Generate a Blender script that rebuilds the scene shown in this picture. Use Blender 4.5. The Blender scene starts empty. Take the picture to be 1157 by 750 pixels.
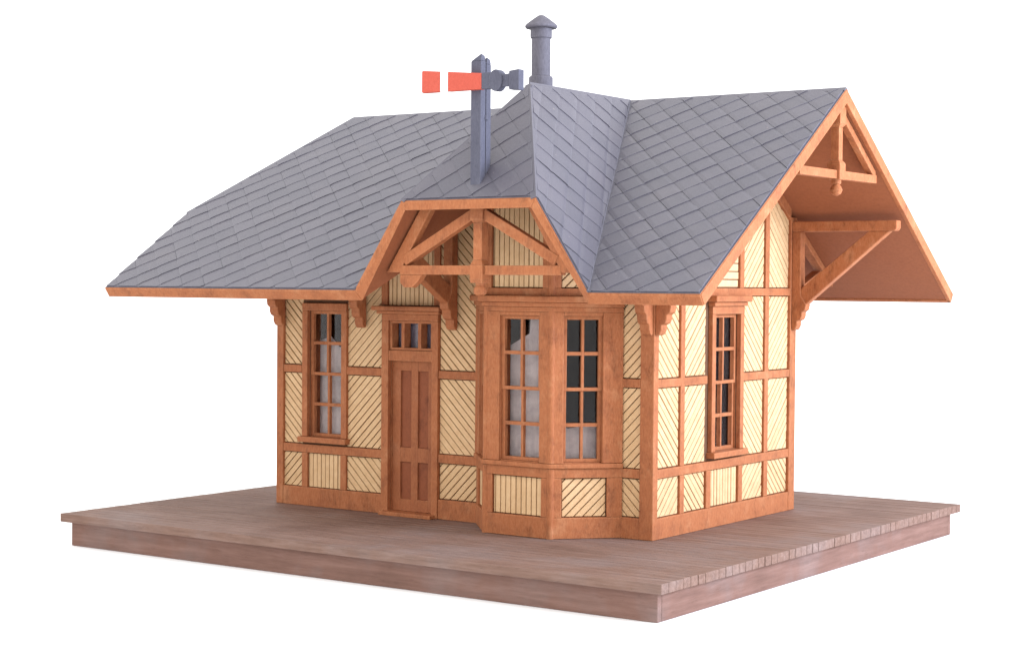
import bpy, bmesh, math, random
import numpy as np
from mathutils import Vector, Matrix
random.seed(7)
SC = bpy.context.scene
COL = SC.collection
V = lambda *a: np.array(a, float)

# ------------------------------------------------------------------ dimensions (metres of the depot)
L, W = 6.0, 3.814
EY, EZ, H = 1.737, 2.963, 5.469
EX0, EX1 = -7.558, 1.5695
DX, DW, DT, DYF = -1.503, 1.675, 0.963, -0.46
HX, HK = -6.254, 1.531
T = 0.135
K = (H-EZ)/(W/2+EY)
KD = (H-EZ)/DW
DZ = EZ+(H-EZ)*(1-DT/DW)
IZ = EZ+K*HK
PX0, PX1, PY0, PY1 = -7.46, 1.626, -2.592, 5.812
TB, HF, INS = .11, .317, .102
S = .029                          # the siding lies this far behind the faces of the posts
YB = -.636+S
BX0, BX1 = -2.025+.018, -1.04-.018          # bay front corners
BWL, BWR = -2.60+.018, -.43-.018            # where the bay meets the wall

# ------------------------------------------------------------------ materials
def new_mat(name):
    m = bpy.data.materials.new(name); m.use_nodes = True
    nt = m.node_tree; b = nt.nodes['Principled BSDF']
    return m, nt, b
def N(nt, t, **kw):
    n = nt.nodes.new(t)
    for k, v in kw.items():
        if k in n.inputs: n.inputs[k].default_value = v
        else: setattr(n, k, v)
    return n
def ramp(nt, fac, stops):
    r = nt.nodes.new('ShaderNodeValToRGB'); e = r.color_ramp.elements
    while len(e) < len(stops): e.new(.5)
    for i, (p, c) in enumerate(stops): e[i].position = p; e[i].color = (*c, 1)
    nt.links.new(fac, r.inputs[0]); return r.outputs[0]
def mix(nt, fac, a, b, mode='MIX'):
    m = nt.nodes.new('ShaderNodeMix'); m.data_type = 'RGBA'; m.blend_type = mode
    for sock, v in ((m.inputs[0], fac), (m.inputs[6], a), (m.inputs[7], b)):
        if hasattr(v, 'is_linked'): nt.links.new(v, sock)
        else: sock.default_value = v if isinstance(v, (int, float)) else (*v, 1)
    return m.outputs[2]
def mul(c, k): return tuple(x*k for x in c)
def noise(nt, scale, vec=None, stretch=None, detail=4, rough=.6):
    n = N(nt, 'ShaderNodeTexNoise', Scale=scale, Detail=detail, Roughness=rough)
    tc = nt.nodes.new('ShaderNodeTexCoord')
    if stretch:
        mp = nt.nodes.new('ShaderNodeMapping'); mp.inputs['Scale'].default_value = stretch
        nt.links.new(tc.outputs['Object'], mp.inputs[0]); nt.links.new(mp.outputs[0], n.inputs['Vector'])
    else: nt.links.new(tc.outputs['Object'], n.inputs['Vector'])
    return n.outputs['Fac']
def bump(nt, b, h, dist=.01, st=.5):
    n = N(nt, 'ShaderNodeBump', Strength=st, Distance=dist)
    nt.links.new(h, n.inputs['Height']); nt.links.new(n.outputs[0], b.inputs['Normal'])
def edge_mask(nt, radius):
    bv = nt.nodes.new('ShaderNodeBevel'); bv.samples = 4; bv.inputs['Radius'].default_value = radius
    g = nt.nodes.new('ShaderNodeNewGeometry')
    d = nt.nodes.new('ShaderNodeVectorMath'); d.operation = 'DOT_PRODUCT'
    nt.links.new(bv.outputs[0], d.inputs[0]); nt.links.new(g.outputs['Normal'], d.inputs[1])
    mr = N(nt, 'ShaderNodeMapRange'); nt.links.new(d.outputs['Value'], mr.inputs[0])
    mr.inputs[1].default_value = .99; mr.inputs[2].default_value = .8; mr.inputs[3].default_value = 0; mr.inputs[4].default_value = 1
    return mr.outputs[0]

def paint(name, base, dark, light, rough=.6, wear=.35, sc=3.0, stain=.55):
    m, nt, b = new_mat(name)
    f = noise(nt, sc, detail=6, rough=.65)
    c = ramp(nt, f, [(.34, dark), (.48, base), (.56, base), (.74, light)])
    f2 = noise(nt, 22, detail=5, rough=.7)
    c = mix(nt, .35, c, ramp(nt, f2, [(.3, mul(base, .72)), (.6, mul(base, 1.12))]), 'MIX')
    st = noise(nt, 5.5, stretch=(1.3, 1.3, .55), detail=8, rough=.75)      # grimy wash
    stf = ramp(nt, st, [(.53, (0, 0, 0)), (.70, (stain,)*3)])
    c = mix(nt, stf, c, mul(dark, .5))
    if wear:
        e = edge_mask(nt, .026)
        wn = noise(nt, 14, detail=5, rough=.7)
        wr = ramp(nt, wn, [(.35, (0, 0, 0)), (.6, (wear,)*3)])
        mm = N(nt, 'ShaderNodeMath', operation='MULTIPLY'); nt.links.new(e, mm.inputs[0]); nt.links.new(wr, mm.inputs[1])
        c = mix(nt, mm.outputs[0], c, light)
        sc_ = noise(nt, 60, stretch=(1, 1, .25), detail=3, rough=.8)            # fine grain
        c = mix(nt, .22, c, ramp(nt, sc_, [(.35, mul(dark, .8)), (.62, light)]))
    nt.links.new(c, b.inputs['Base Color']); b.inputs['Roughness'].default_value = rough
    b.inputs['Specular IOR Level'].default_value = .13
    bump(nt, b, f2, .006, .35)
    return m
TRIM = paint('orange trim paint', (.355, .118, .046), (.225, .067, .028), (.50, .235, .115), stain=.75, wear=.75)
DOORP = paint('door panel paint', (.24, .075, .034), (.16, .048, .024), (.29, .10, .05), wear=0, stain=.6)
DOORS = paint('door leaf paint', (.32, .108, .044), (.225, .07, .031), (.43, .18, .09), stain=.65, wear=.6)
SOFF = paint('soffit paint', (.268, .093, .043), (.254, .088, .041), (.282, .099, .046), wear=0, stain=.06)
REDP = paint('signal red', (.49, .088, .058), (.46, .08, .052), (.54, .115, .08), wear=.2, stain=.04)
WHITEP = paint('signal white', (.86, .86, .86), (.84, .84, .84), (.88, .88, .88), wear=0, stain=0)
GREYP = paint('signal grey', (.085, .085, .115), (.07, .07, .095), (.15, .15, .185), wear=.5, stain=.25)
IRON = paint('stove pipe grey', (.115, .108, .13), (.092, .086, .106), (.19, .18, .21), wear=.4, stain=.3, sc=4)

def cream():
    m, nt, b = new_mat('cream siding')
    g = nt.nodes.new('ShaderNodeNewGeometry')
    c = ramp(nt, g.outputs['Random Per Island'], [(0, (.53, .33, .155)), (.5, (.59, .38, .188)), (1, (.64, .425, .22))])
    f = noise(nt, 9, detail=7, rough=.7)
    c = mix(nt, .6, c, ramp(nt, f, [(.3, (.50, .295, .135)), (.65, (.64, .43, .235))]))
    st = noise(nt, 6, detail=8, rough=.8)
    c = mix(nt, ramp(nt, st, [(.58, (0, 0, 0)), (.75, (.5, .5, .5))]), c, (.30, .16, .065))
    nt.links.new(c, b.inputs['Base Color']); b.inputs['Roughness'].default_value = .65
    bump(nt, b, f, .004, .4)
    return m
CREAM = cream()
def plain(name, col, rough=.7):
    m, nt, b = new_mat(name)
    f = noise(nt, 12); c = ramp(nt, f, [(.3, mul(col, .8)), (.7, mul(col, 1.15))])
    nt.links.new(c, b.inputs['Base Color']); b.inputs['Roughness'].default_value = rough
    return m
GROOVE = plain('dark wash in the board joints', (.115, .05, .021), .9)
INNER = plain('dark interior', (.05, .03, .03), .9)

def slate():
    m, nt, b = new_mat('grey slate')
    g = nt.nodes.new('ShaderNodeNewGeometry')
    c = ramp(nt, g.outputs['Random Per Island'], [(0, (.068, .063, .080)), (.5, (.084, .077, .097)), (1, (.105, .095, .116))])
    f = noise(nt, 1.6, detail=5)
    c = mix(nt, .5, c, ramp(nt, f, [(.3, (.068, .066, .086)), (.52, (.084, .077, .097)), (.75, (.12, .106, .118))]))
    f2 = noise(nt, 45, detail=4, rough=.75)
    c = mix(nt, .3, c, ramp(nt, f2, [(.3, (.07, .066, .085)), (.7, (.15, .142, .17))]))
    sp = noise(nt, 16, detail=2)
    c = mix(nt, ramp(nt, sp, [(.735, (0, 0, 0)), (.76, (.5, .5, .5))]), c, (.27, .22, .21))
    e = edge_mask(nt, .012)
    mm = N(nt, 'ShaderNodeMath', operation='MULTIPLY'); nt.links.new(e, mm.inputs[0]); mm.inputs[1].default_value = .4
    c = mix(nt, mm.outputs[0], c, (.25, .245, .29))
    nt.links.new(c, b.inputs['Base Color']); b.inputs['Roughness'].default_value = .42
    b.inputs['Specular IOR Level'].default_value = .4
    bump(nt, b, f2, .004, .35)
    return m
SLATE = slate()
SLATEBASE = plain('slate bed', (.085, .08, .10), .6)

def wood(name, a, bcol, c3, sc=1.0, along=0):
    m, nt, b = new_mat(name)
    g = nt.nodes.new('ShaderNodeNewGeometry')
    lerp = lambda p, q, t: tuple(x*(1-t)+y*t for x, y in zip(p, q))
    isl = ramp(nt, g.outputs['Random Per Island'], [(0, lerp(bcol, a, .45)), (.5, bcol), (1, lerp(bcol, c3, .4))])
    f = noise(nt, 4*sc, stretch=(5, .35, 5) if along else (.35, 5, 5), detail=8, rough=.7)
    c = mix(nt, .62, isl, ramp(nt, f, [(.36, mul(a, .7)), (.5, bcol), (.64, mul(c3, 1.15))]))
    f2 = noise(nt, .7, detail=4)
    c = mix(nt, .45, c, ramp(nt, f2, [(.35, mul(a, .95)), (.5, bcol), (.65, (.21, .165, .155))]))
    f3 = noise(nt, 9*sc, stretch=(3, .5, 3) if along else (.5, 3, 3), detail=8, rough=.8)
    c = mix(nt, ramp(nt, f3, [(.57, (0, 0, 0)), (.72, (.6, .6, .6))]), c, mul(a, .45))
    e = edge_mask(nt, .02)
    mm = N(nt, 'ShaderNodeMath', operation='MULTIPLY'); nt.links.new(e, mm.inputs[0]); mm.inputs[1].default_value = .12
    c = mix(nt, mm.outputs[0], c, (.25, .195, .175))
    nt.links.new(c, b.inputs['Base Color']); b.inputs['Roughness'].default_value = .7
    b.inputs['Specular IOR Level'].default_value = .13
    bump(nt, b, f, .012, .6)
    return m
DECK = wood('weathered deck planks', (.125, .068, .05), (.195, .118, .09), (.265, .178, .148))
SKIRT = wood('platform skirt wood', (.15, .082, .062), (.19, .105, .082), (.25, .15, .122), .7)
SKIRTY = wood('platform skirt wood along the side', (.15, .082, .062), (.19, .105, .082), (.25, .15, .122), .7, 1)

def glass():
    m = bpy.data.materials.new('window glass'); m.use_nodes = True; nt = m.node_tree
    nt.nodes.remove(nt.nodes['Principled BSDF']); out = nt.nodes['Material Output']
    tr = N(nt, 'ShaderNodeBsdfTransparent'); tr.inputs[0].default_value = (.96, .93, .92, 1)
    gl = N(nt, 'ShaderNodeBsdfGlossy', Roughness=.12); fr = N(nt, 'ShaderNodeFresnel', IOR=1.28)
    f = noise(nt, 7, detail=4); bm_ = N(nt, 'ShaderNodeBump', Strength=.25, Distance=.01)
    nt.links.new(f, bm_.inputs['Height']); nt.links.new(bm_.outputs[0], gl.inputs['Normal'])
    mx = N(nt, 'ShaderNodeMixShader'); nt.links.new(fr.outputs[0], mx.inputs[0])
    nt.links.new(tr.outputs[0], mx.inputs[1]); nt.links.new(gl.outputs[0], mx.inputs[2])
    nt.links.new(mx.outputs[0], out.inputs[0]); return m
GLASS = glass()
def blindmat():
    m, nt, b = new_mat('frosted white glazing film')
    f = noise(nt, 3, stretch=(5, 5, .4), detail=5)
    c = ramp(nt, f, [(.3, (.33, .30, .31)), (.6, (.50, .46, .45))])
    f2 = noise(nt, 7, detail=5)
    c = mix(nt, .35, c, ramp(nt, f2, [(.35, (.20, .18, .19)), (.6, (.54, .50, .50))]))
    nt.links.new(c, b.inputs['Base Color']); b.inputs['Roughness'].default_value = .4
    return m
BLIND = blindmat()
SMOKE = plain('dim blue film', (.16, .155, .205), .35)

# ------------------------------------------------------------------ mesh builder
class MB:
    def __init__(s): s.v = []; s.f = []; s.m = []
    def face(s, pts, mi=0):
        i = len(s.v); s.v += [tuple(p) for p in pts]; s.f.append(list(range(i, i+len(pts)))); s.m.append(mi)
    def prism(s, a, b, mi=0, cap_a=True):
        n = len(a); i = len(s.v); s.v += [tuple(p) for p in a]+[tuple(p) for p in b]
        if cap_a: s.f.append(list(range(i, i+n))[::-1]); s.m.append(mi)
        s.f.append(list(range(i+n, i+2*n))); s.m.append(mi)
        for k in range(n):
            q = (k+1) % n; s.f.append([i+k, i+q, i+n+q, i+n+k]); s.m.append(mi)
    def box(s, lo, hi, mi=0):
        (x0, y0, z0), (x1, y1, z1) = lo, hi
        s.prism([(x0, y0, z0), (x1, y0, z0), (x1, y1, z0), (x0, y1, z0)], [(x0, y0, z1), (x1, y0, z1), (x1, y1, z1), (x0, y1, z1)], mi)
    def lathe(s, cx, cy, prof, n=32, mi=0):
        rings = []
        for r, z in prof:
            i = len(s.v)
            s.v += [(cx+r*math.cos(2*math.pi*k/n), cy+r*math.sin(2*math.pi*k/n), z) for k in range(n)]; rings.append(i)
        for a, b in zip(rings, rings[1:]):
            for k in range(n):
                q = (k+1) % n; s.f.append([a+k, a+q, b+q, b+k]); s.m.append(mi)
        s.f.append([rings[0]+k for k in range(n)][::-1]); s.m.append(mi)
        s.f.append([rings[-1]+k for k in range(n)]); s.m.append(mi)
    def build(s, name, mats, parent=None, bev=0.0, smooth=False, label=None, seg=2):
        if not isinstance(mats, (list, tuple)): mats = [mats]
        me = bpy.data.meshes.new(name)
        off = WORLD_LOC(parent)
        me.from_pydata([tuple(np.array(p)-off) for p in s.v], [], s.f)
        for m in mats: me.materials.append(m)
        for p, mi in zip(me.polygons, s.m): p.material_index = mi
        bm = bmesh.new(); bm.from_mesh(me)
        bmesh.ops.recalc_face_normals(bm, faces=bm.faces); bm.to_mesh(me); bm.free()
        if smooth:
            for p in me.polygons: p.use_smooth = True
            me.set_sharp_from_angle(angle=math.radians(35))
        o = bpy.data.objects.new(name, me); COL.objects.link(o)
        if parent: o.parent = parent
        if bev:
            b = o.modifiers.new('bevel', 'BEVEL'); b.width = bev; b.segments = seg; b.limit_method = 'ANGLE'
            b.angle_limit = math.radians(40)
        if label: o['label'] = label
        return o
def WORLD_LOC(o):
    t = V(0, 0, 0)
    while o is not None: t = t+np.array(o.location); o = o.parent
    return t
def empty(name, loc, parent=None):
    o = bpy.data.objects.new(name, None); COL.objects.link(o); o.location = loc; o.empty_display_size = .3
    if parent: o.parent = parent
    return o
def tag(o, label, cat): o['label'] = label; o['category'] = cat

# a wall frame: u along the wall, v up, d outward
class Fr:
    def __init__(s, o, u, n): s.o = V(*o); s.u = V(*u); s.n = V(*n)
    def p(s, u, v, d=0): return s.o+s.u*u+V(0, 0, 1)*v+s.n*d
    def box(s, mb, u0, u1, v0, v1, d0, d1, mi=0):
        mb.prism([s.p(u0, v0, d0), s.p(u1, v0, d0), s.p(u1, v1, d0), s.p(u0, v1, d0)],
                 [s.p(u0, v0, d1), s.p(u1, v0, d1), s.p(u1, v1, d1), s.p(u0, v1, d1)], mi)
    def poly(s, mb, pts, d0, d1, mi=0):
        mb.prism([s.p(u, v, d0) for u, v in pts], [s.p(u, v, d1) for u, v in pts], mi)
    def part(s, name, u0, u1, v0, v1, d0, d1, mat, parent, bev=.008, label=None):
        mb = MB(); s.box(mb, u0, u1, v0, v1, d0, d1); return mb.build(name, mat, parent, bev, label=label)
def clip(poly, a, b, c):            # keep a*u+b*v<=c
    out = []
    for i in range(len(poly)):
        p, q = poly[i], poly[(i+1) % len(poly)]
        fp, fq = a*p[0]+b*p[1]-c, a*q[0]+b*q[1]-c
        if fp <= 0: out.append(p)
        if (fp < 0 < fq) or (fq < 0 < fp):
            t = fp/(fp-fq); out.append((p[0]+t*(q[0]-p[0]), p[1]+t*(q[1]-p[1])))
    return out
def area(p):
    return abs(sum(p[i][0]*p[(i+1) % len(p)][1]-p[(i+1) % len(p)][0]*p[i][1] for i in range(len(p))))/2
DIRS = {'/': 45, '\\': 135, '|': 90, '-': 0}
def siding(fr, poly, kind, parent, d0=-.024, d1=0.0, pitch=None, inset=.011):
    """planks laid at an angle, clipped to the panel; the joints are real gaps"""
    ar = sum(poly[i][0]*poly[(i+1) % len(poly)][1]-poly[(i+1) % len(poly)][0]*poly[i][1] for i in range(len(poly)))
    src = poly if ar > 0 else poly[::-1]
    poly = list(src)
    for k_ in range(len(src)):                     # a narrow joint all round the panel
        p_, q_ = src[k_], src[(k_+1) % len(src)]; ex, ey = q_[0]-p_[0], q_[1]-p_[1]; l_ = math.hypot(ex, ey)
        poly = clip(poly, ey/l_, -ex/l_, ey/l_*p_[0]-ex/l_*p_[1]-inset)
    ang = math.radians(DIRS[kind]); pitch = pitch or (.074 if kind in '|-' else .0815)
    pitch *= random.uniform(.97, 1.03); gap = .0125
    n = (-math.sin(ang), math.cos(ang))
    ds = [n[0]*u+n[1]*v for u, v in poly]; lo = min(ds)-random.uniform(.0, pitch*.6); hi = max(ds)
    mb = MB(); k = lo
    while k < hi:
        g = gap*random.uniform(.75, 1.25)
        q = clip(clip(poly, n[0], n[1], k+pitch-g/2), -n[0], -n[1], -(k+g/2))
        if len(q) >= 3 and area(q) > 2e-4:
            dd = d1+random.uniform(-.003, .003)
            fr.poly(mb, q, d0, dd)
        k += pitch
    return mb.build('siding_panel', CREAM, parent, .005, seg=1)
def rect(u0, u1, v0, v1): return [(u0, v0), (u1, v0), (u1, v1), (u0, v1)]

# ------------------------------------------------------------------ ground
mb = MB(); G = 60
mb.face([(-G, -G, -TB-HF), (G, -G, -TB-HF), (G, G, -TB-HF), (-G, G, -TB-HF)])
m, nt, b = new_mat('white studio sweep'); b.inputs['Base Color'].default_value = (.93, .93, .93, 1); b.inputs['Roughness'].default_value = .9
b.inputs['Specular IOR Level'].default_value = .1
f = noise(nt, .5); nt.links.new(ramp(nt, f, [(.3, (.92, .92, .92)), (.7, (.94, .94, .94))]), b.inputs['Base Color'])
go = mb.build('ground', m); go['kind'] = 'structure'

# ------------------------------------------------------------------ platform
plat = empty('platform', ((PX0+PX1)/2, (PY0+PY1)/2, -TB-HF))
tag(plat, 'low rectangular platform of weathered brown planks with a reddish wooden skirt, under the depot', 'platform')
mb = MB(); y = PY0; pw = .155
n = round((PY1-PY0)/pw); pw = (PY1-PY0)/n
for i in range(n):
    a, c = PY0+i*pw, PY0+(i+1)*pw
    zt = random.uniform(-.003, .0); g = .005
    e0, e1 = PX0+random.uniform(-.005, .005), PX1+random.uniform(-.005, .005)
    if i in (0, n-1): e0, e1 = PX0, PX1
    mb.box((e0, a+(g if i else 0), -TB), (e1, c-(g if i < n-1 else 0), zt))
mb.box((PX0+.008, PY0+.002, -TB+.004), (PX1-.008, PY1-.002, -.014))
mb.build('deck', DECK, plat, .005)
for (x0, x1, y0, y1) in ((PX0+INS, PX1-INS, PY0+INS, PY0+INS+.09), (PX0+INS, PX1-INS, PY1-INS-.09, PY1-INS),
                         (PX0+INS, PX0+INS+.09, PY0+INS+.09, PY1-INS-.09), (PX1-INS-.09, PX1-INS-.0, PY0+INS+.09, PY1-INS-.09)):
    mb = MB(); mb.box((x0, y0, -TB-HF), (x1, y1, -TB)); mb.build('skirt_board', SKIRT if x1-x0 > 1 else SKIRTY, plat, .012)

# ------------------------------------------------------------------ building
B = empty('station_building', (-L/2, W/2, 0))
tag(B, 'wooden railway depot with cream diagonal siding, orange trim and grey slate roof', 'building')
FW = Fr((0, S, 0), (1, 0, 0), (0, -1, 0))
GR = Fr((-S, 0, 0), (0, 1, 0), (1, 0, 0))
GL = Fr((-L+S, 0, 0), (0, 1, 0), (-1, 0, 0))
BW = Fr((0, W-S, 0), (1, 0, 0), (0, 1, 0))
ZS0, ZL0, ZL1, ZM0, ZM1, ZU0, ZU1 = .2545, .7305, .842, 1.821, 1.923, 2.922, 3.02
WT = 3.985                       # top of the long walls, under the soffit
def soff(y): return EZ+K*(min(y, W-y)+EY)-T/math.cos(math.atan(K))-.004
D0, TD = -.02, .033              # siding back, trim stands this proud
def wall(fr, u0, u1, top, openings, extra=None):
    mb = MB(); us = sorted({u0, u1} | {o[0] for o in openings} | {o[1] for o in openings})
    for a, c in zip(us, us[1:]):
        op = [o for o in openings if o[0] <= a and o[1] >= c]
        z = 0.0
        if op:
            if op[0][2] > 0: fr.box(mb, a, c, 0, op[0][2], -.17, D0)
            z = op[0][3]
        if z < top: fr.box(mb, a, c, z, top, -.17, D0)
    if extra: fr.poly(mb, extra, -.17, D0)
    return mb.build('wall', GROOVE, B)

WIN = (-5.45, -4.85, .95, 2.67)
DOOR = (-4.03, -3.31, 0, 2.56)
wall(FW, -L+.08, -.08, WT, [WIN, DOOR, (-2.45, -.55, 0, 3.0)])
GWIN = (1.53, 2.20, .95, 2.69)
GA = .07
wall(GR, GA, W-GA, soff(GA)-.002, [GWIN], [(GA, soff(GA)-.002), (W-GA, soff(GA)-.002), (W/2, soff(W/2))])
# the left gable stops under the clipped roof end
wall(GL, GA, W-GA, soff(GA)-.002, [], [(GA, soff(GA)-.002), (W-GA, soff(GA)-.002), (W/2+.75, soff(W/2+.75)), (W/2-.75, soff(W/2-.75))])
wall(BW, -L+.08, -.08, WT, [])
mb = MB(); mb.box((-L+.1, .1, .004), (-.1, W-.1, .03)); mb.build('floor', INNER, B)

def cpost(x, y, sx, sy, px, py):
    mb = MB(); x0, x1 = sorted((x+sx*.012, x-sx*px)); y0, y1 = sorted((y+sy*.012, y-sy*py))
    mb.box((x0, y0, 0), (x1, y1, WT)); mb.build('corner_post', TRIM, B, .012)
cpost(0, 0, 1, -1, .18, .105); cpost(-L, 0, -1, -1, .11, .13); cpost(0, W, 1, 1, .13, .17); cpost(-L, W, -1, 1, .13, .13)

# --- front wall timber and siding
def colpanels(fr, u0, u1, k, top, parent=B, zb=ZL1):
    siding(fr, rect(u0, u1, ZS0, ZL0), k[2], parent)
    siding(fr, rect(u0, u1, ZL1, ZM0), k[1], parent)
    siding(fr, rect(u0, u1, ZM1, top), k[0], parent)
def rail(fr, u0, u1, v0, v1, name='rail', parent=B, d=TD): fr.part(name, u0, u1, v0, v1, D0, d, TRIM, parent)
colpanels(FW, -5.90, -5.55, '\\\\/', WT)
colpanels(FW, -4.775, -4.14, '//\\', WT)
colpanels(FW, -3.215, -2.5, '\\\\/', WT)
colpanels(FW, -.52, -.175, '//\\', WT)
siding(FW, rect(-5.46, -4.86, ZS0, ZL0), '|', B)
siding(FW, rect(-5.46, -4.86, 2.86, WT), '|', B)
siding(FW, rect(-4.07, -3.29, 2.75, WT), '|', B)
for a, c in ((-5.889, -5.56), (-4.77, -4.145), (-3.21, BWL+.02), (BWR-.02, -.181)):
    rail(FW, a, c, ZM0, ZM1)
rail(FW, -5.889, -4.145, ZL0, ZL1); rail(FW, -3.21, BWL+.02, ZL0, ZL1); rail(FW, BWR-.02, -.181, ZL0, ZL1)
rail(FW, -5.889, -4.145, 0, ZS0, 'base_board', d=TD); rail(FW, -3.21, BWL+.03, 0, ZS0, 'base_board', d=TD)
rail(FW, BWR-.02, -.181, 0, ZS0, 'base_board', d=TD)
for a, c in ((-5.555, -5.455), (-4.868, -4.768)): rail(FW, a, c, ZS0+.001, ZL0-.001, 'stud', d=TD-.004)
for a, c in ((-4.17, -4.07), (-3.30, -3.20)): rail(FW, a, c, 2.76, WT, 'stud', d=TD-.004)
rail(FW, BWL-.045, BWL+.06, ZL1+.001, WT, 'stud', d=TD-.004)

# --- gable timber and siding
def gable(fr, win, detail):
    st = ((.665, .77), (1.335, 1.45), (2.20, 2.31), (2.92, 3.03))
    e0, e1 = .10, W-.165
    cols = ((e0, st[0][0], '\\\\/', '/'), (st[0][1], st[1][0], '//\\', '\\'), (st[2][1], st[3][0], '\\\\/', '/'), (st[3][1], e1, '//\\', '\\'))
    Sf = lambda y: soff(y)-.006
    for u0, u1, k, up in cols:
        siding(fr, rect(u0, u1, ZS0, ZL0), k[2], B)
        siding(fr, rect(u0, u1, ZL1, ZM0), k[1], B)
        siding(fr, rect(u0, u1, ZM1, ZU0), k[0], B)
        if detail: siding(fr, [(u0, ZU1), (u1, ZU1), (u1, Sf(u1)), (u0, Sf(u0))], up, B)
    a, c = st[1][1], st[2][0]
    siding(fr, rect(a, c, ZS0, ZL0), '|', B)
    if detail: siding(fr, [(a, ZU1), (c, ZU1), (c, Sf(c)), (W/2, Sf(W/2)), (a, Sf(a))], '-', B, pitch=.105)
    if not win:
        siding(fr, rect(a, c, ZL1, ZM0), '|', B); siding(fr, rect(a, c, ZM1, ZU0), '|', B); rail(fr, a, c, ZM0, ZM1)
    rail(fr, e0, e1, ZL0, ZL1); rail(fr, e0, e1, 0, ZS0, 'base_board', d=TD); rail(fr, e0, e1, ZU0, ZU1)
    rail(fr, e0, st[1][0] if win else st[1][0], ZM0, ZM1); rail(fr, st[2][1], e1, ZM0, ZM1)
    for i, (s0, s1) in enumerate(st):
        rail(fr, s0, s1, ZS0+.001, ZL0-.001, 'stud', d=TD-.004)
        if not (win and i in (1, 2)): rail(fr, s0, s1, ZL1+.001, ZU0-.001, 'stud', d=TD-.005)
        if detail:
            mb = MB(); fr.poly(mb, [(s0, ZU1+.001), (s1, ZU1+.001), (s1, Sf(s1)), (s0, Sf(s0))], D0, TD-.004); mb.build('stud', TRIM, B, .008)
    if detail:                                   # raking frieze boards under the soffit
        for sgn in (0, 1):
            pts = [(0.18, Sf(.18)), (W/2, Sf(W/2)), (W/2, Sf(W/2)-.17), (0.18, Sf(.18)-.17)]
            if sgn: pts = [(W-u, v) for u, v in pts][::-1]
            mb = MB(); fr.poly(mb, pts, D0, TD+.012); mb.build('rake_frieze', TRIM, B, .008)
gable(GR, True, True); gable(GL, False, False)
# back wall: plain uprights and rails with boards
xs = np.linspace(-L+.125, -.125, 8)
for i in range(7):
    colpanels(BW, xs[i]+.05, xs[i+1]-.05, ('\\\\/', '//\\')[i % 2], WT)
for x in xs[1:-1]: rail(BW, x-.05, x+.05, ZS0, WT, 'stud', d=TD-.004)
rail(BW, -L+.13, -.13, 0, ZS0, 'base_board', d=TD); rail(BW, -L+.13, -.13, ZL0, ZL1); rail(BW, -L+.13, -.13, ZM0, ZM1)

# ------------------------------------------------------------------ windows
def sash_set(fr, u0, u1, v0, v1, parent, d=-.03, film=None, fmat=None):
    """two-over-two sashes, the upper one in front; glass and film behind"""
    vm = (v0+v1)/2; fw = .042; mw = .034
    for (a, c, dd) in ((vm-.02, v1, d), (v0, vm+.02, d-.022)):
        mb = MB()
        fr.box(mb, u0, u0+fw, a, c, dd-.06, dd); fr.box(mb, u1-fw, u1, a, c, dd-.06, dd)
        fr.box(mb, u0+fw, u1-fw, a, a+fw, dd-.058, dd-.001); fr.box(mb, u0+fw, u1-fw, c-fw, c, dd-.058, dd-.001)
        um = (u0+u1)/2
        mb.build('sash', TRIM, parent, .005)
        mb = MB()
        fr.box(mb, um-mw/2, um+mw/2, a+fw, c-fw, dd-.062, dd-.004)
        h = (a+c)/2
        fr.box(mb, u0+fw, um-mw/2, h-.022, h+.022, dd-.055, dd-.003); fr.box(mb, um+mw/2, u1-fw, h-.022, h+.022, dd-.055, dd-.003)
        mb.build('muntin', TRIM, parent, .004)
        mb = MB(); fr.box(mb, u0+.01, u1-.01, a+.01, c-.01, dd-.069, dd-.065); mb.build('glass', GLASS, parent)
    if film:
        mb = MB(); fr.poly(mb, film, d-.20, d-.195); mb.build('frosted_film', fmat or BLIND, parent)

def jambs(fr, u0, u1, v0, v1, parent, d1=-.03, d0=-.24, t=.03, mat=None):
    mb = MB()
    e = .003
    fr.box(mb, u0-t, u0+e, v0-t, v1+t, d0, d1); fr.box(mb, u1-e, u1+t, v0-t, v1+t, d0, d1)
    fr.box(mb, u0+e, u1-e, v1-e, v1+t, d0, d1-.001); fr.box(mb, u0+e, u1-e, v0-t, v0+e, d0, d1-.001)
    mb.build('jamb', mat or TRIM, parent, .004)

def window(fr, u0, u1, v0, v1, film, cornice, fmat=None):
    cw = .095
    mb = MB()
    w = MB()
    fr.box(w, u0-cw, u0, v0-.0, v1, D0, TD+.012); fr.box(w, u1, u1+cw, v0-.0, v1, D0, TD+.012)
    fr.box(w, u0-cw, u1+cw, v1, v1+.10, D0, TD+.014)
    win = w.build('window', TRIM, B, .008)
    jambs(fr, u0, u1, v0, v1, win)
    fr.part('sill', u0-cw-.03, u1+cw+.03, v0-.075, v0, D0, TD+.07, TRIM, win)
    sash_set(fr, u0+.004, u1-.004, v0+.004, v1-.004, win, film=film, fmat=fmat)
    if cornice:
        c = MB()
        fr.box(c, u0-cw-.02, u1+cw+.02, v1+.101, v1+.155, D0, TD+.055); fr.box(c, u0-cw-.055, u1+cw+.055, v1+.156, v1+.235, D0, TD+.10)
        c.build('cornice', TRIM, win, .014)
    return win
window(FW, WIN[0], WIN[1], WIN[2], WIN[3], rect(WIN[0], WIN[1], WIN[2], 2.18)[:2]+[(WIN[1], 2.2), (WIN[0]+.35, 2.17), (WIN[0]+.2, 2.32), (WIN[0], 2.25)], False)
window(GR, GWIN[0], GWIN[1], GWIN[2], GWIN[3], rect(*GWIN), True, SMOKE)

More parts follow.
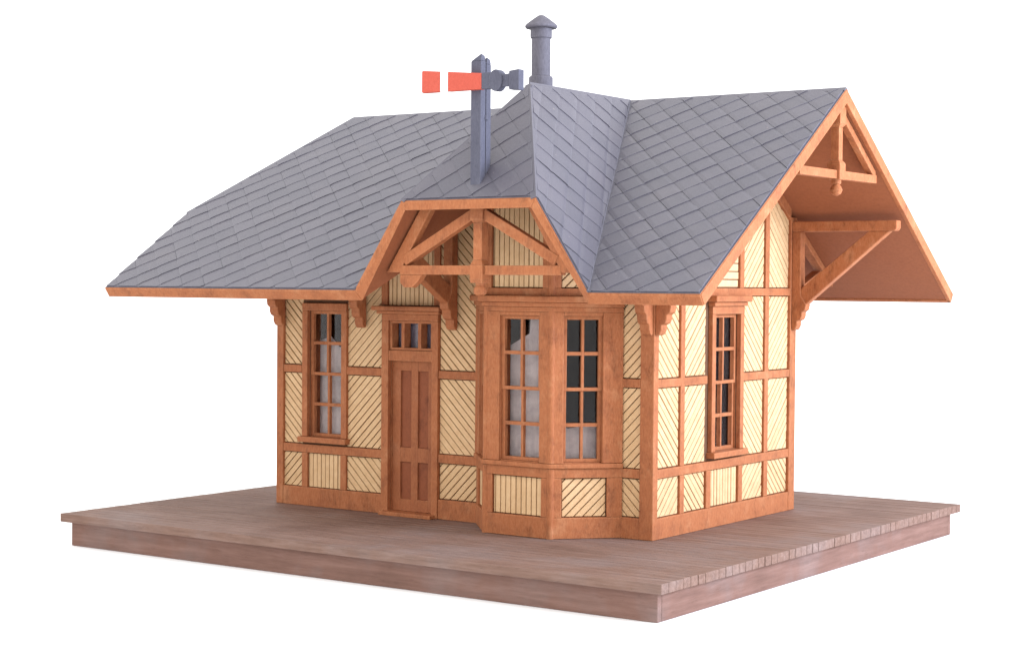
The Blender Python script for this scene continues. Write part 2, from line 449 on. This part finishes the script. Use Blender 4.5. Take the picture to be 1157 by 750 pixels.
# ------------------------------------------------------------------ door
d = MB(); FRD = FW
FW.box(d, -4.145, -4.03, 0, 2.56, D0, TD+.02); FW.box(d, -3.31, -3.21, 0, 2.56, D0, TD+.02)
FW.box(d, -4.145, -3.21, 2.56, 2.645, D0, TD+.022); FW.box(d, -4.03, -3.31, 2.03, 2.17, -.16, TD+.012)
door = d.build('door', TRIM, B, .008)
jambs(FW, -4.03, -3.31, .0, 2.56, door, d1=-.02, d0=-.17)
c = MB(); FW.box(c, -4.20, -3.16, 2.646, 2.69, D0, TD+.07); FW.box(c, -4.24, -3.12, 2.691, 2.75, D0, TD+.13); c.build('cornice', TRIM, door, .014)
FW.part('threshold', -4.10, -3.24, .0, .05, -.1, TD+.13, TRIM, door)
x0, x1, dd = -4.027, -3.313, -.045
lf = MB()
xm = (x0+x1)/2+.01
for a, cc in ((x0, x0+.135), (xm-.055, xm+.055), (x1-.12, x1)): FW.box(lf, a, cc, .052, 2.027, dd-.05, dd)
for v0, v1 in ((.052, .21), (.70, .89), (1.90, 2.027)):
    for a, cc in ((x0+.135, xm-.055), (xm+.055, x1-.12)): FW.box(lf, a, cc, v0, v1, dd-.05, dd-.001)
leaf = lf.build('door_leaf', DOORS, door, .006)
for a, cc in ((x0+.135, xm-.055), (xm+.055, x1-.12)):
    for v0, v1 in ((.21, .70), (.89, 1.90)): FW.part('door_panel', a, cc, v0, v1, dd-.05, dd-.03, DOORP, door, .004)
c = MB()
for u in (-3.81, -3.535): FW.box(c, u-.026, u+.026, 2.205, 2.525, -.12, .02)
FW.box(c, -4.027, -3.313, 2.173, 2.205, -.12, .02); FW.box(c, -4.027, -3.313, 2.525, 2.557, -.12, .02)
FW.box(c, -4.027, -3.99, 2.205, 2.525, -.12, .02); FW.box(c, -3.35, -3.313, 2.205, 2.525, -.12, .02)
c.build('transom', TRIM, door, .005)
c = MB(); FW.box(c, -4.02, -3.32, 2.19, 2.54, -.10, -.094); c.build('glass', GLASS, door)
c = MB(); FW.box(c, -4.02, -3.32, 2.19, 2.54, -.155, -.15); c.build('frosted_film', SMOKE, door)

# ------------------------------------------------------------------ bay window
bay = empty('bay_window', ((BX0+BX1)/2, YB, 0)); bay.location = tuple(V((BX0+BX1)/2, YB, 0)-WORLD_LOC(B)); bay.parent = B
dr = V(BWR-BX1, S-YB, 0); LR = np.linalg.norm(dr); dr /= LR
FB = Fr((0, YB, 0), (1, 0, 0), (0, -1, 0))
FRt = Fr((BX1, YB, 0), tuple(dr), (dr[1], -dr[0], 0))
dl = V(BX0-BWL, YB-S, 0); LL = np.linalg.norm(dl); dl /= LL
FLt = Fr((BWL, S, 0), tuple(dl), (dl[1], -dl[0], 0))
def bayfacet(fr, u0, u1, g0, g1, lowkind, upkind, uppoly, film, pl, pr, wide=True, window_=True):
    # backing
    mb = MB()
    fr.box(mb, u0+.02, u1-.02, 0, .86, -.14, D0); fr.box(mb, u0+.02, u1-.02, 2.72, 3.02, -.14, D0)
    if uppoly: fr.poly(mb, [(u, v) for u, v in uppoly], -.14, D0)
    if window_:
        fr.box(mb, u0+.02, g0, .86, 2.72, -.14, D0); fr.box(mb, g1, u1-.02, .86, 2.72, -.14, D0)
    else: fr.box(mb, u0+.02, u1-.02, .86, 2.72, -.14, D0)
    mb.build('backing', GROOVE, bay)
    # lower panel framing
    siding(fr, rect(pl, pr, ZS0, .73), lowkind, bay)
    rail(fr, u0, u1, .002, ZS0, 'base_board', bay, TD+.005)
    rail(fr, u0, pl, ZS0+.001, .729, 'post', bay, TD-.003); rail(fr, pr, u1, ZS0+.001, .729, 'post', bay, TD-.003)
    rail(fr, u0, u1, .73, .845, 'rail', bay, TD)
    # window
    if window_:
        rail(fr, u0, g0, .905, 2.72, 'post', bay, TD-.002); rail(fr, g1, u1, .905, 2.72, 'post', bay, TD-.002)
        rail(fr, g0+.001, g1-.001, 2.675, 2.72, 'rail', bay, TD-.004)
        jambs(fr, g0, g1, .91, 2.675, bay, d1=.0, d0=-.20, t=.018)
        sash_set(fr, g0+.004, g1-.004, .914, 2.671, bay, d=-.012, film=film)
    else: rail(fr, u0, u1, .905, 2.72, 'post', bay, TD-.002)
    rail(fr, u0, u1, 2.721, 2.78, 'rail', bay, TD+.008)
    rail(fr, u0, u1, 2.915, 3.005, 'rail', bay, TD-.005)
    if uppoly:
        siding(fr, uppoly, upkind, bay)
def band(name, v0, v1, out, inn=-.12, bev=.01):
    """one mitred band round the three facets"""
    def ring(off):
        tn = math.tan(math.radians(22))
        c0 = (BX0-off*.40, YB-off); c1 = (BX1+off*.40, YB-off)
        e1 = FRt.p(LR, 0, off); e0 = FLt.p(0, 0, off)
        return [(e0[0], e0[1]), c0, c1, (e1[0], e1[1])]
    o, i = ring(out), ring(inn)
    poly = o+i[::-1]
    mb = MB(); mb.prism([(x, y, v0) for x, y in poly], [(x, y, v1) for x, y in poly]); return mb.build(name, TRIM, bay, bev)
bayfacet(FB, BX0, BX1, -1.80, -1.21, '|', '|', rect(-1.93, -1.175, 3.005, 4.25),
         [(-1.80, .9), (-1.21, .9), (-1.21, 2.68), (-1.5, 2.68), (-1.52, 2.45), (-1.80, 2.3)], -1.90, -1.18)
bayfacet(FRt, 0, LR, .145, .63, '/', '/', [(.11, 3.005), (LR-.06, 3.005), (LR-.06, 3.48), (.11, 4.2)],
         [(.12, .9), (.66, .9), (.66, 1.36), (.58, 1.345), (.50, 1.37), (.42, 1.335), (.34, 1.32), (.26, 1.31), (.12, 1.35)], .13, .69)
bayfacet(FLt, 0, LL, LL-.63, LL-.145, '|', '/', [(.06, 3.005), (LL-.11, 3.005), (LL-.11, 4.2), (.06, 3.48)], None, LL-.69, LL-.13)
rail(FB, BX0, -1.93, 3.006, 4.25, 'post', bay, TD); rail(FB, -1.175, BX1, 3.006, 4.25, 'post', bay, TD)
mb = MB(); FRt.poly(mb, [(0, 3.006), (.11, 3.006), (.11, 4.19), (0, 4.25)], D0, TD-.004); mb.build('post', TRIM, bay, .008)
mb = MB(); FLt.poly(mb, [(LL-.11, 3.006), (LL, 3.006), (LL, 4.25), (LL-.11, 4.19)], D0, TD-.004); mb.build('post', TRIM, bay, .008)
for (x, y) in ((BX0, YB), (BX1, YB)):            # round the seams at the bay corners
    mb = MB(); mb.lathe(x, y, [(.05, .003), (.05, .842)], 12); mb.build('corner_bead', TRIM, bay, 0, True)
    mb = MB(); mb.lathe(x, y, [(.046, .91), (.046, 2.775)], 12); mb.build('corner_bead', TRIM, bay, 0, True)
    mb = MB(); mb.lathe(x, y, [(.048, 2.92), (.048, 4.2)], 12); mb.build('corner_bead', TRIM, bay, 0, True)
band('sill', .846, .904, TD+.035, bev=.012)
band('cornice', 2.781, 2.835, TD+.045); band('cornice', 2.836, 2.914, TD+.10, bev=.02)

# ------------------------------------------------------------------ roof
def pl(p0, n): n = V(*n)/np.linalg.norm(n); return (n, n@V(*p0))
def isect(*ps):
    A = np.array([p[0] for p in ps]); d_ = np.array([p[1] for p in ps]); return np.linalg.solve(A, d_)
def offp(p, t): return (p[0], p[1]-t)
PF = pl((0, -EY, EZ), (0, -K, 1)); PB = pl((0, W+EY, EZ), (0, K, 1))
PDR = pl((DX, 0, H), (KD, 0, 1)); PDL = pl((DX, 0, H), (-KD, 0, 1))
ah = (H-DZ)/(DYF+EY); PHF = pl((0, -EY, DZ), (0, -ah, 1))
al = (H-IZ)/(HX-EX0); PHL = pl((EX0, 0, IZ), (-al, 0, 1))
XR = pl((EX1, 0, 0), (1, 0, 0)); XL = pl((EX0, 0, 0), (1, 0, 0)); YF = pl((0, -EY, 0), (0, 1, 0))
CF = pl((0, -EY, EZ), (0, 1, K)); CB = pl((0, W+EY, EZ), (0, 1, -K)); CDR = pl((DX+DW, 0, EZ), (1, 0, 0))
def verts(t):
    o = lambda p: offp(p, t)
    f, bk, hl = map(o, (PF, PB, PHL)); r_, l_ = offp(PDR, t*.78), offp(PDL, t*.78); hf = offp(PHF, t*.52)
    return dict(A=isect(f, XL, CF), B=isect(f, l_, CF), C=isect(f, r_, CF), D=isect(f, XR, CF), E=isect(f, bk, XR),
        F=isect(f, r_, l_) , G=isect(f, bk, hl), I=isect(f, XL, hl), I2=isect(bk, XL, hl), A2=isect(bk, XL, CB), D2=isect(bk, XR, CB),
        J=isect(l_, hf, YF), Kk=isect(r_, hf, YF), Ld=isect(r_, l_, hf))
vt, vb = verts(0), verts(T)
FACES = [('front_l', 'A B F G I', PF), ('front_r', 'C D E F', PF), ('dl', 'B J Ld F', PDL), ('dr', 'C F Ld Kk', PDR),
         ('hf', 'J Kk Ld', PHF), ('hl', 'I G I2', PHL)]
EDGES = [('A', 'B'), ('B', 'J'), ('J', 'Kk'), ('Kk', 'C'), ('C', 'D'), ('D', 'E'), ('E', 'D2'), ('D2', 'A2'), ('A2', 'I2'), ('I2', 'I'), ('I', 'A')]
mb = MB()
def bothfaces(names, vd, mi):
    mb.face([vd[n] for n in names], mi)
for nm, ns, p_ in FACES:
    bothfaces(ns.split(), vt, 0); bothfaces(ns.split(), vb, 1)
mb.face([vt[n] for n in ('A2', 'I2', 'G', 'E', 'D2')], 0); mb.face([vb[n] for n in ('A2', 'I2', 'G', 'F', 'E', 'D2')], 1)
for a, c in EDGES: mb.face([vt[a], vt[c], vb[c], vb[a]], 2)
roof = mb.build('roof', [SLATEBASE, SOFF, TRIM], B)
# fascia boards: the painted edges, a little proud of the slab and reaching just below it
vb2 = verts(T+.012)
cent = V((EX0+EX1)/2, W/2, 3)
for a, c in EDGES:
    q = [vt[a], vt[c], vb2[c], vb2[a]]
    n = np.cross(q[1]-q[0], q[3]-q[0]); n /= np.linalg.norm(n)
    mid = sum(q)/4
    if a in ('A', 'B', 'J', 'Kk', 'C') : 
        if n[1] > 0: n = -n
    elif n@(mid-cent) < 0: n = -n
    lower = .010
    dn = (q[3]-q[0])/np.linalg.norm(q[3]-q[0])*lower; dn2 = (q[2]-q[1])/np.linalg.norm(q[2]-q[1])*lower
    q = [q[0]+dn, q[1]+dn2, q[2], q[3]]
    m_ = MB(); m_.prism([p-n*.045 for p in q], [p+n*.012 for p in q]); m_.build('fascia', TRIM, roof, .008)

# slates: diamond-laid, each a tilted tile with a raised lower edge, clipped to its slope
DV, DH = .405, .405
def slates(mbs, names, plane_, border, flip=1):
    P3 = [vt[n] for n in names]; n = plane_[0]
    u = np.cross(V(0, 0, 1), n); u /= np.linalg.norm(u); s = np.cross(n, u)
    if s[2] < 0: s = -s
    o = P3[0]
    poly = [((p-o)@u, (p-o)@s) for p in P3]
    ar = sum(poly[i][0]*poly[(i+1) % len(poly)][1]-poly[(i+1) % len(poly)][0]*poly[i][1] for i in range(len(poly)))
    if ar < 0: poly = poly[::-1]
    us = [p[0] for p in poly]; ss = [p[1] for p in poly]
    h = .0145
    j0 = int(min(ss)/(DV/2))-2; j1 = int(max(ss)/(DV/2))+2; i0 = int(min(us)/DH)-2; i1 = int(max(us)/DH)+2
    ins = []
    for k in range(len(poly)):
        p, q = poly[k], poly[(k+1) % len(poly)]
        ex, ey = q[0]-p[0], q[1]-p[1]; l = math.hypot(ex, ey); a, b_ = ey/l, -ex/l
        ins.append((a, b_, a*p[0]+b_*p[1]-border))
    for j in range(j0, j1+1):
        for i in range(i0, i1+1):
            cu = i*DH+(DH/2 if j % 2 else 0)+random.uniform(-.004, .004); cs = j*DV/2+.06
            g = .0018; g2 = .0010
            # open joint along one diagonal only, the other edge butts close
            ga, gb = (g, g2) if flip > 0 else (g2, g)
            t_ = [(cu-ga+gb, cs-DV/2+ga+gb), (cu+DH/2-ga, cs+ga), (cu, cs+DV/2), (cu-DH/2+gb, cs+gb)]
            for a, b_, c_ in ins:
                t_ = clip(t_, a, b_, c_)
                if len(t_) < 3: break
            if len(t_) < 3 or area(t_) < 5e-4: continue
            hh = h*random.uniform(.8, 1.2); tl = random.uniform(-.013, .013)
            f0 = lambda uu, vv: .010+hh*(.5-.80*(vv-cs)/DV+.20*flip*(uu-cu)/DH)+tl*(uu-cu)
            # distance along the axis across the soft edges
            q = 2**-.5; axis = lambda uu, vv: ((uu-cu)*flip+(vv-cs))*q
            half = DV*q/2; wband = .05
            def f(uu, vv):
                e_ = abs(axis(uu, vv))-(half-wband)
                return f0(uu, vv)-(max(0, e_)/wband)*.0055
            k1 = half-wband; off_ = (cu*flip+cs)*q
            pieces = [clip(clip(t_, flip*q, q, off_+k1), -flip*q, -q, -(off_-k1)), clip(t_, -flip*q, -q, -(off_+k1)), clip(t_, flip*q, q, off_-k1)]
            vid = {}
            def vi(a, b_):
                key = (round(a, 5), round(b_, 5))
                if key not in vid: vid[key] = len(mbs.v); mbs.v.append(tuple(o+u*a+s*b_+n*f(a, b_)))
                return vid[key]
            edges = {}
            for pc in pieces:
                if len(pc) < 3 or area(pc) < 1e-6: continue
                ids = [vi(a, b_) for a, b_ in pc]
                ids = [x for k_, x in enumerate(ids) if x != ids[k_-1]]
                if len(ids) < 3: continue
                mbs.f.append(ids); mbs.m.append(0)
                for k_ in range(len(ids)): edges[(ids[k_], ids[(k_+1) % len(ids)])] = 1
            base = {}
            def bi(x):
                if x not in base: base[x] = len(mbs.v); mbs.v.append(tuple(np.array(mbs.v[x])-n*.03))
                return base[x]
            for (x, y_) in list(edges):
                if (y_, x) not in edges: mbs.f.append([y_, x, bi(x), bi(y_)]); mbs.m.append(0)
ms = MB()
for nm, ns, p_ in FACES: slates(ms, ns.split(), p_, .022, -1 if nm == 'dr' else 1)
slates(ms, ['A2', 'I2', 'G', 'E', 'D2'], PB, .035)
ms.build('slates', SLATE, roof)
# flat capping along ridges and hips
def cap(a, c, pa, pb, w=.06, h=.016):
    a, c = V(*a), V(*c); d_ = (c-a)/np.linalg.norm(c-a)
    m_ = MB()
    for p_ in (pa, pb):
        n = p_[0]; side = np.cross(d_, n); side /= np.linalg.norm(side)
        other = pb if p_ is pa else pa
        if side@other[0] > 0: side = -side
        # side must run down this slope, away from the other one
        q = [a, c, c+side*w, a+side*w]
        up = pa[0]+pb[0]; up /= np.linalg.norm(up); kx = 1/max(.4, up@n)
        m_.prism([x-n*.003 for x in q], [a+up*h*kx, c+up*h*kx, c+side*w+n*h*.8, a+side*w+n*h*.8])
    return m_.build('ridge_cap', SLATE, roof)
cap(vt['G'], vt['E'], PF, PB); cap(vt['Ld'], vt['F'], PDL, PDR); cap(vt['J'], vt['Ld'], PDL, PHF); cap(vt['Kk'], vt['Ld'], PDR, PHF)
cap(vt['I'], vt['G'], PF, PHL); cap(vt['I2'], vt['G'], PB, PHL)
# lead in the valleys
def valley(a, c, pa, pb, w=.032):
    a, c = V(*a), V(*c); d_ = (c-a)/np.linalg.norm(c-a); m_ = MB()
    for p_ in (pa, pb):
        n = p_[0]; side = np.cross(d_, n); other = pb if p_ is pa else pa
        if side@other[0] < 0: side = -side
        q = [a, c, c+side*w, a+side*w]; m_.prism([x-n*.004 for x in q], [x+n*.018 for x in q])
    m_.build('valley', SLATEBASE, roof)
valley(vt['C'], vt['F'], PF, PDR); valley(vt['B'], vt['F'], PF, PDL)

# ------------------------------------------------------------------ stove pipe
sx, sy = DX-.225, .11
sp = MB(); sp.lathe(sx, sy, [(.118, 4.9), (.118, 6.30)], 40)
pipe = sp.build('stove_pipe', IRON, B, 0, True)
m_ = MB(); m_.lathe(sx, sy, [(.15, 4.9), (.15, 5.61), (.146, 5.628), (.128, 5.64), (.112, 5.64)], 40); m_.build('collar', IRON, pipe, 0, True)
m_ = MB(); m_.lathe(sx, sy, [(.112, 6.105), (.132, 6.11), (.135, 6.125), (.135, 6.235), (.112, 6.24)], 40); m_.build('collar', IRON, pipe, 0, True)
m_ = MB(); m_.lathe(sx, sy, [(.12, 6.225), (.19, 6.23), (.202, 6.245), (.202, 6.262), (.186, 6.282), (.10, 6.348), (.035, 6.392), (.004, 6.398)], 40); m_.build('rain_cap', IRON, pipe, 0, True)

# ------------------------------------------------------------------ knee brackets
def bracket(ox, oy, dirx, diry, soffit=False, th=.14, ln=1.5):
    """leg with a scrolled foot against the wall, a beam out to the eave and a raking brace"""
    dv = V(dirx, diry, 0); sv = V(-diry, dirx, 0)
    o = V(ox, oy, 0)+dv*.012
    def pr(pts, t, name, par, bev=.012):
        m_ = MB(); m_.prism([o+dv*a+V(0, 0, c_)-sv*t/2 for a, c_ in pts], [o+dv*a+V(0, 0, c_)+sv*t/2 for a, c_ in pts])
        return m_.build(name, TRIM, par, bev)
    foot = [(0, 2.47), (.025, 2.45), (.06, 2.47), (.085, 2.52), (.085, 2.58), (.135, 2.60), (.155, 2.65), (.155, 2.70), (.20, 2.73), (.215, 2.80)]
    if not soffit:
        leg = pr(foot+[(.14, 2.92), (.13, 3.0), (.13, 3.785), (0, 3.785)], th, 'bracket', B)
        pr([(0, 3.786), (ln-.03, 3.786), (ln, 3.82), (ln, 3.925), (0, 3.925)], th+.006, 'beam', leg)
        pr([(.19, 2.79), (ln-.10, 3.785), (ln-.40, 3.785), (.131, 3.02), (.131, 2.92)], th-.02, 'brace', leg)
    else:
        zs = lambda a: soff(-(a+.012))
        leg = pr(foot+[(.14, 2.92), (.13, 3.0), (.13, zs(.13)-.01), (0, zs(0)-.01)], th, 'bracket', B)
        # brace climbs to meet the soffit
        x = 1.06; z0 = 2.79; sl = .60
        t1 = next(a for a in np.linspace(.2, 1.6, 400) if z0+sl*(a-.19) > zs(a)-.012)
        t2 = next(a for a in np.linspace(.14, 1.6, 400) if 3.02+sl*(a-.131) > zs(a)-.012)
        pr([(.19, z0), (t1, zs(t1)-.012), (t2, zs(t2)-.012), (.131, 3.02), (.131, 2.92)], th-.02, 'brace', leg)
        pr([(.131, zs(.131)-.012), (t1+.05, zs(t1+.05)-.012), (t1+.05, zs(t1+.05)-.09), (.131, zs(.131)-.13)], th-.03, 'rafter', leg)
    return leg
c0 = .0
bracket(0, .075, 1, 0, ln=1.15); bracket(0, W-.075, 1, 0)
bracket(-L, .075, -1, 0); bracket(-L, W-.075, -1, 0)
for x in (-.075, -2.97, -4.48, -L+.075): bracket(x, 0, 0, -1, True)
def bracket_back(x):
    # mirror of the front brackets on the back wall
    dv = V(0, 1, 0); o = V(x, W+.012, 0); t = .14
    zs = lambda a: soff(W+a+.012)
    def pr(pts, name, par):
        m_ = MB(); m_.prism([o+dv*a+V(-t/2, 0, c_) for a, c_ in pts], [o+dv*a+V(t/2, 0, c_) for a, c_ in pts]); return m_.build(name, TRIM, par, .012)
    leg = pr([(0, 2.47), (.085, 2.52), (.155, 2.65), (.215, 2.80), (.14, 2.92), (.13, zs(.13)-.01), (0, zs(0)-.01)], 'bracket', B)
    pr([(.19, 2.79), (.98, 3.14), (.80, 3.27), (.131, 3.02), (.131, 2.92)], 'brace', leg)
    pr([(.131, zs(.131)-.012), (1.22, zs(1.22)-.012), (1.22, zs(1.22)-.10), (.131, zs(.131)-.13)], 'rafter', leg)
for x in (-.075, -2.97, -L+.075): bracket_back(x)

# ------------------------------------------------------------------ decorative trusses
def sqpost(m_, fr, u, prof, dc):
    """square post whose width changes along its height: prof = (half width, v)"""
    for (w0, v0), (w1, v1) in zip(prof, prof[1:]):
        a = [fr.p(u-w0, v0, dc-w0), fr.p(u+w0, v0, dc-w0), fr.p(u+w0, v0, dc+w0), fr.p(u-w0, v0, dc+w0)]
        c_ = [fr.p(u-w1, v1, dc-w1), fr.p(u+w1, v1, dc-w1), fr.p(u+w1, v1, dc+w1), fr.p(u-w1, v1, dc+w1)]
        m_.prism(a, c_)
def bar(fr, p, q, w, d0, d1, name, parent):
    p, q = V(*p), V(*q); e = (q-p)/np.linalg.norm(q-p); s = V(-e[1], e[0])*w/2
    m_ = MB(); fr.poly(m_, [tuple(p-s), tuple(q-s), tuple(q+s), tuple(p+s)], d0, d1); return m_.build(name, TRIM, parent, .01)
# gable truss
FG = Fr((1.45, 0, 0), (0, 1, 0), (1, 0, 0)); yc = W/2
m_ = MB(); sqpost(m_, FG, yc, [(.085, 4.36), (.085, 4.56), (.055, 4.60), (.055, 5.0), (.085, 5.04), (.085, 5.26)], 0)
gt = m_.build('gable_truss', TRIM, B, .006)
m_ = MB(); p0 = FG.p(yc, 0, 0); m_.lathe(p0[0], p0[1], [(.02, 4.165), (.06, 4.19), (.078, 4.235), (.06, 4.28), (.04, 4.30), (.06, 4.315), (.06, 4.36)], 16); m_.build('finial', TRIM, gt, 0, True)
FGs = lambda y: soff(y)
for sg in (-1, 1):
    u0, u1 = yc+sg*.087, yc+sg*1.12
    FG.part('tie_beam', min(u0, u1), max(u0, u1), 4.37, 4.475, -.05, .05, TRIM, gt)
    ue = yc+sg*1.10
    pts = [(yc+sg*.05, soff(yc+.05)-.02), (ue, soff(ue)-.02), (ue, soff(ue)-.13), (yc+sg*.05, soff(yc+.05)-.13)]
    m_ = MB(); FG.poly(m_, pts, -.045, .045); m_.build('rafter', TRIM, gt, .008)
# front (dormer) truss
FD = Fr((0, -1.46, 0), (1, 0, 0), (0, -1, 0)); xc = DX
m_ = MB(); sqpost(m_, FD, xc, [(.085, 3.06), (.09, 3.10), (.09, 3.27), (.062, 3.33), (.062, 3.76), (.09, 3.80), (.09, 3.93)], 0)
dt = m_.build('gable_truss', TRIM, B, .006)
m_ = MB(); p0 = FD.p(xc, 0, 0); m_.lathe(p0[0], p0[1], [(.03, 2.905), (.07, 2.93), (.082, 2.97), (.07, 3.01), (.05, 3.03), (.06, 3.06)], 16); m_.build('finial', TRIM, dt, 0, True)
dsz = lambda u: H-KD*abs(u-DX)-T/math.cos(math.atan(KD))
for sg in (-1, 1):
    u0, u1 = xc+sg*.095, xc+sg*1.16
    FD.part('tie_beam', min(u0, u1), max(u0, u1), 3.155, 3.265, -.055, .055, TRIM, dt)
    bar(FD, (xc+sg*1.10, 3.32), (xc+sg*.07, 3.87), .125, -.05, .06, 'brace', dt)
    ua, ub = xc+sg*1.33, xc+sg*1.06
    ta, tb_ = dsz(ua)-.01, dsz(ub)-.01
    ua, ub = xc+sg*1.36, xc+sg*.80
    m_ = MB(); FD.poly(m_, [(ua, dsz(ua)-.01), (ub, dsz(ub)-.01), (ub-sg*.16, dsz(ub)-.01), (ua-sg*.19, dsz(ua)-.01)], -.05, .05); m_.build('rafter', TRIM, dt, .008)
    if sg < 0:
        m_ = MB(); FD.poly(m_, [(xc-1.16, 3.154), (xc-1.16, 3.06), (xc-1.10, 3.0), (xc-.98, 3.0), (xc-.90, 3.06), (xc-.82, 3.154)], -.05, .05); m_.build('corbel', TRIM, dt, .008)

# ------------------------------------------------------------------ semaphore signal
sgx, sgy = -1.478, -1.505
sz = DZ+ah*(sgy+EY)
sem = empty('semaphore_signal', (sgx, sgy, sz-.1))
tag(sem, 'grey semaphore post with level red arm and white stripe, on the front roof slope', 'signal')
hx, y0_, y1_ = .0725, -1.61, -1.40
def tower(ya_, yb_, x0, x1, z0, z1, ztop, name):
    m_ = MB(); m_.box((x0, ya_, z0), (x1, yb_, z1)); m_.prism([(x0, ya_, z1), (x1, ya_, z1), (x1, yb_, z1), (x0, yb_, z1)],
        [(x1-.018, ya_+.02, ztop), (x1-.004, ya_+.02, ztop), (x1-.004, yb_-.015, ztop-.02), (x1-.018, yb_-.015, ztop-.02)])
    return m_.build(name, GREYP, sem, .008)
tower(y0_, -1.512, sgx-hx, sgx+hx, sz-.25, 5.63, 5.712, 'post')
tower(-1.494, y1_, sgx-hx, sgx+hx-.004, sz-.12, 5.60, 5.68, 'back_post')
m_ = MB(); m_.box((sgx-hx+.01, -1.514, sz-.2), (sgx+hx-.025, -1.492, 5.58)); m_.build('spacer', GREYP, sem)
m_ = MB(); m_.lathe(sgx+hx-.005, -1.503, [(.022, 4.95), (.03, 4.96), (.03, 5.0), (.022, 5.01)], 12); m_.build('bolt', GREYP, sem, 0, True)
ya, yb = -1.69, -1.612
def arm(x0, x1, t0, b0, t1, b1, name, mat, par, y0=ya, y1=yb, bev=.008):
    m_ = MB(); m_.prism([(x0, y0, b0), (x1, y0, b1), (x1, y0, t1), (x0, y0, t0)], [(x0, y1, b0), (x1, y1, b1), (x1, y1, t1), (x0, y1, t0)])
    return m_.build(name, mat, par, bev)
tt = lambda x: 5.473-(x+1.344)*.093; bb = lambda x: 5.288+(x+1.344)*.0
x0, x1, x2, x3 = -2.215, -1.939, -1.826, -1.344
ar_ = arm(x2, x3, tt(x2), bb(x2), tt(x3), bb(x3), 'signal_arm', REDP, sem)
arm(x0, x1, tt(x0), bb(x0), tt(x1), bb(x1), 'arm_tip', REDP, ar_, bev=.018)
arm(x1+.001, x2-.001, tt(x1)-.002, bb(x1)+.002, tt(x2)-.002, bb(x2)+.002, 'white_stripe', WHITEP, ar_, ya+.003, yb-.003, .001)
arm(x3+.001, -1.20, 5.475, 5.288, 5.475, 5.288, 'arm_clamp', GREYP, sem)
m_ = MB(); nn = 36; cxx, czz = -1.138, 5.378
ringf = lambda y: [(cxx+.094*math.cos(2*math.pi*k/nn), y, czz+.124*math.sin(2*math.pi*k/nn)) for k in range(nn)]
m_.prism(ringf(ya-.02), ringf(yb+.02)); m_.build('spectacle_disc', GREYP, sem, .012)
arm(-1.06, -.93, 5.44, 5.305, 5.45, 5.30, 'arm_neck', GREYP, sem, ya+.005, yb-.005)
arm(-.95, -.808, 5.475, 5.262, 5.488, 5.25, 'counterweight', GREYP, sem, ya-.015, yb+.015, .012)

# ------------------------------------------------------------------ camera
px, py, pz = 10.6693, -18.3207, 3.059
a_, r_, y_ = -.0273, .0078, .6072
f0 = V(-math.sin(y_), math.cos(y_), 0); r0 = V(math.cos(y_), math.sin(y_), 0); u0 = V(0, 0, 1)
ff = f0*math.cos(a_)+u0*math.sin(a_); uu = u0*math.cos(a_)-f0*math.sin(a_)
rr_ = r0*math.cos(r_)+uu*math.sin(r_); u2 = uu*math.cos(r_)-r0*math.sin(r_)
cam = bpy.data.cameras.new('camera'); co = bpy.data.objects.new('camera', cam); COL.objects.link(co)
M = Matrix(((rr_[0], u2[0], -ff[0], px), (rr_[1], u2[1], -ff[1], py), (rr_[2], u2[2], -ff[2], pz), (0, 0, 0, 1)))
co.matrix_world = M
cam.sensor_width = 36; cam.lens = 36*2007.2/1157; cam.clip_end = 500
SC.camera = co

# ------------------------------------------------------------------ light: white surround, one large soft key from the right
w = bpy.data.worlds.new('World'); SC.world = w; w.use_nodes = True
bg = w.node_tree.nodes['Background']; bg.inputs[0].default_value = (1, 1, 1, 1); bg.inputs[1].default_value = 1.6
def lamp(name, loc, target, size, power, col=(1, 1, 1)):
    l = bpy.data.lights.new(name, 'AREA'); l.shape = 'DISK'; l.size = size; l.energy = power; l.color = col
    o = bpy.data.objects.new(name, l); COL.objects.link(o); o.location = loc
    o.rotation_euler = (Vector(target)-Vector(loc)).to_track_quat('-Z', 'Y').to_euler(); return o
lamp('key_softbox', (19, 5, 8.5), (-1.0, 1.5, 2.2), 8, 5300, (.84, .94, 1.18))
vs = SC.view_settings; vs.view_transform = 'Standard'; vs.look = 'None'; vs.gamma = 1; vs.exposure = .25; vs.use_curve_mapping = False
SC.cycles.max_bounces = 8; SC.cycles.transparent_max_bounces = 12
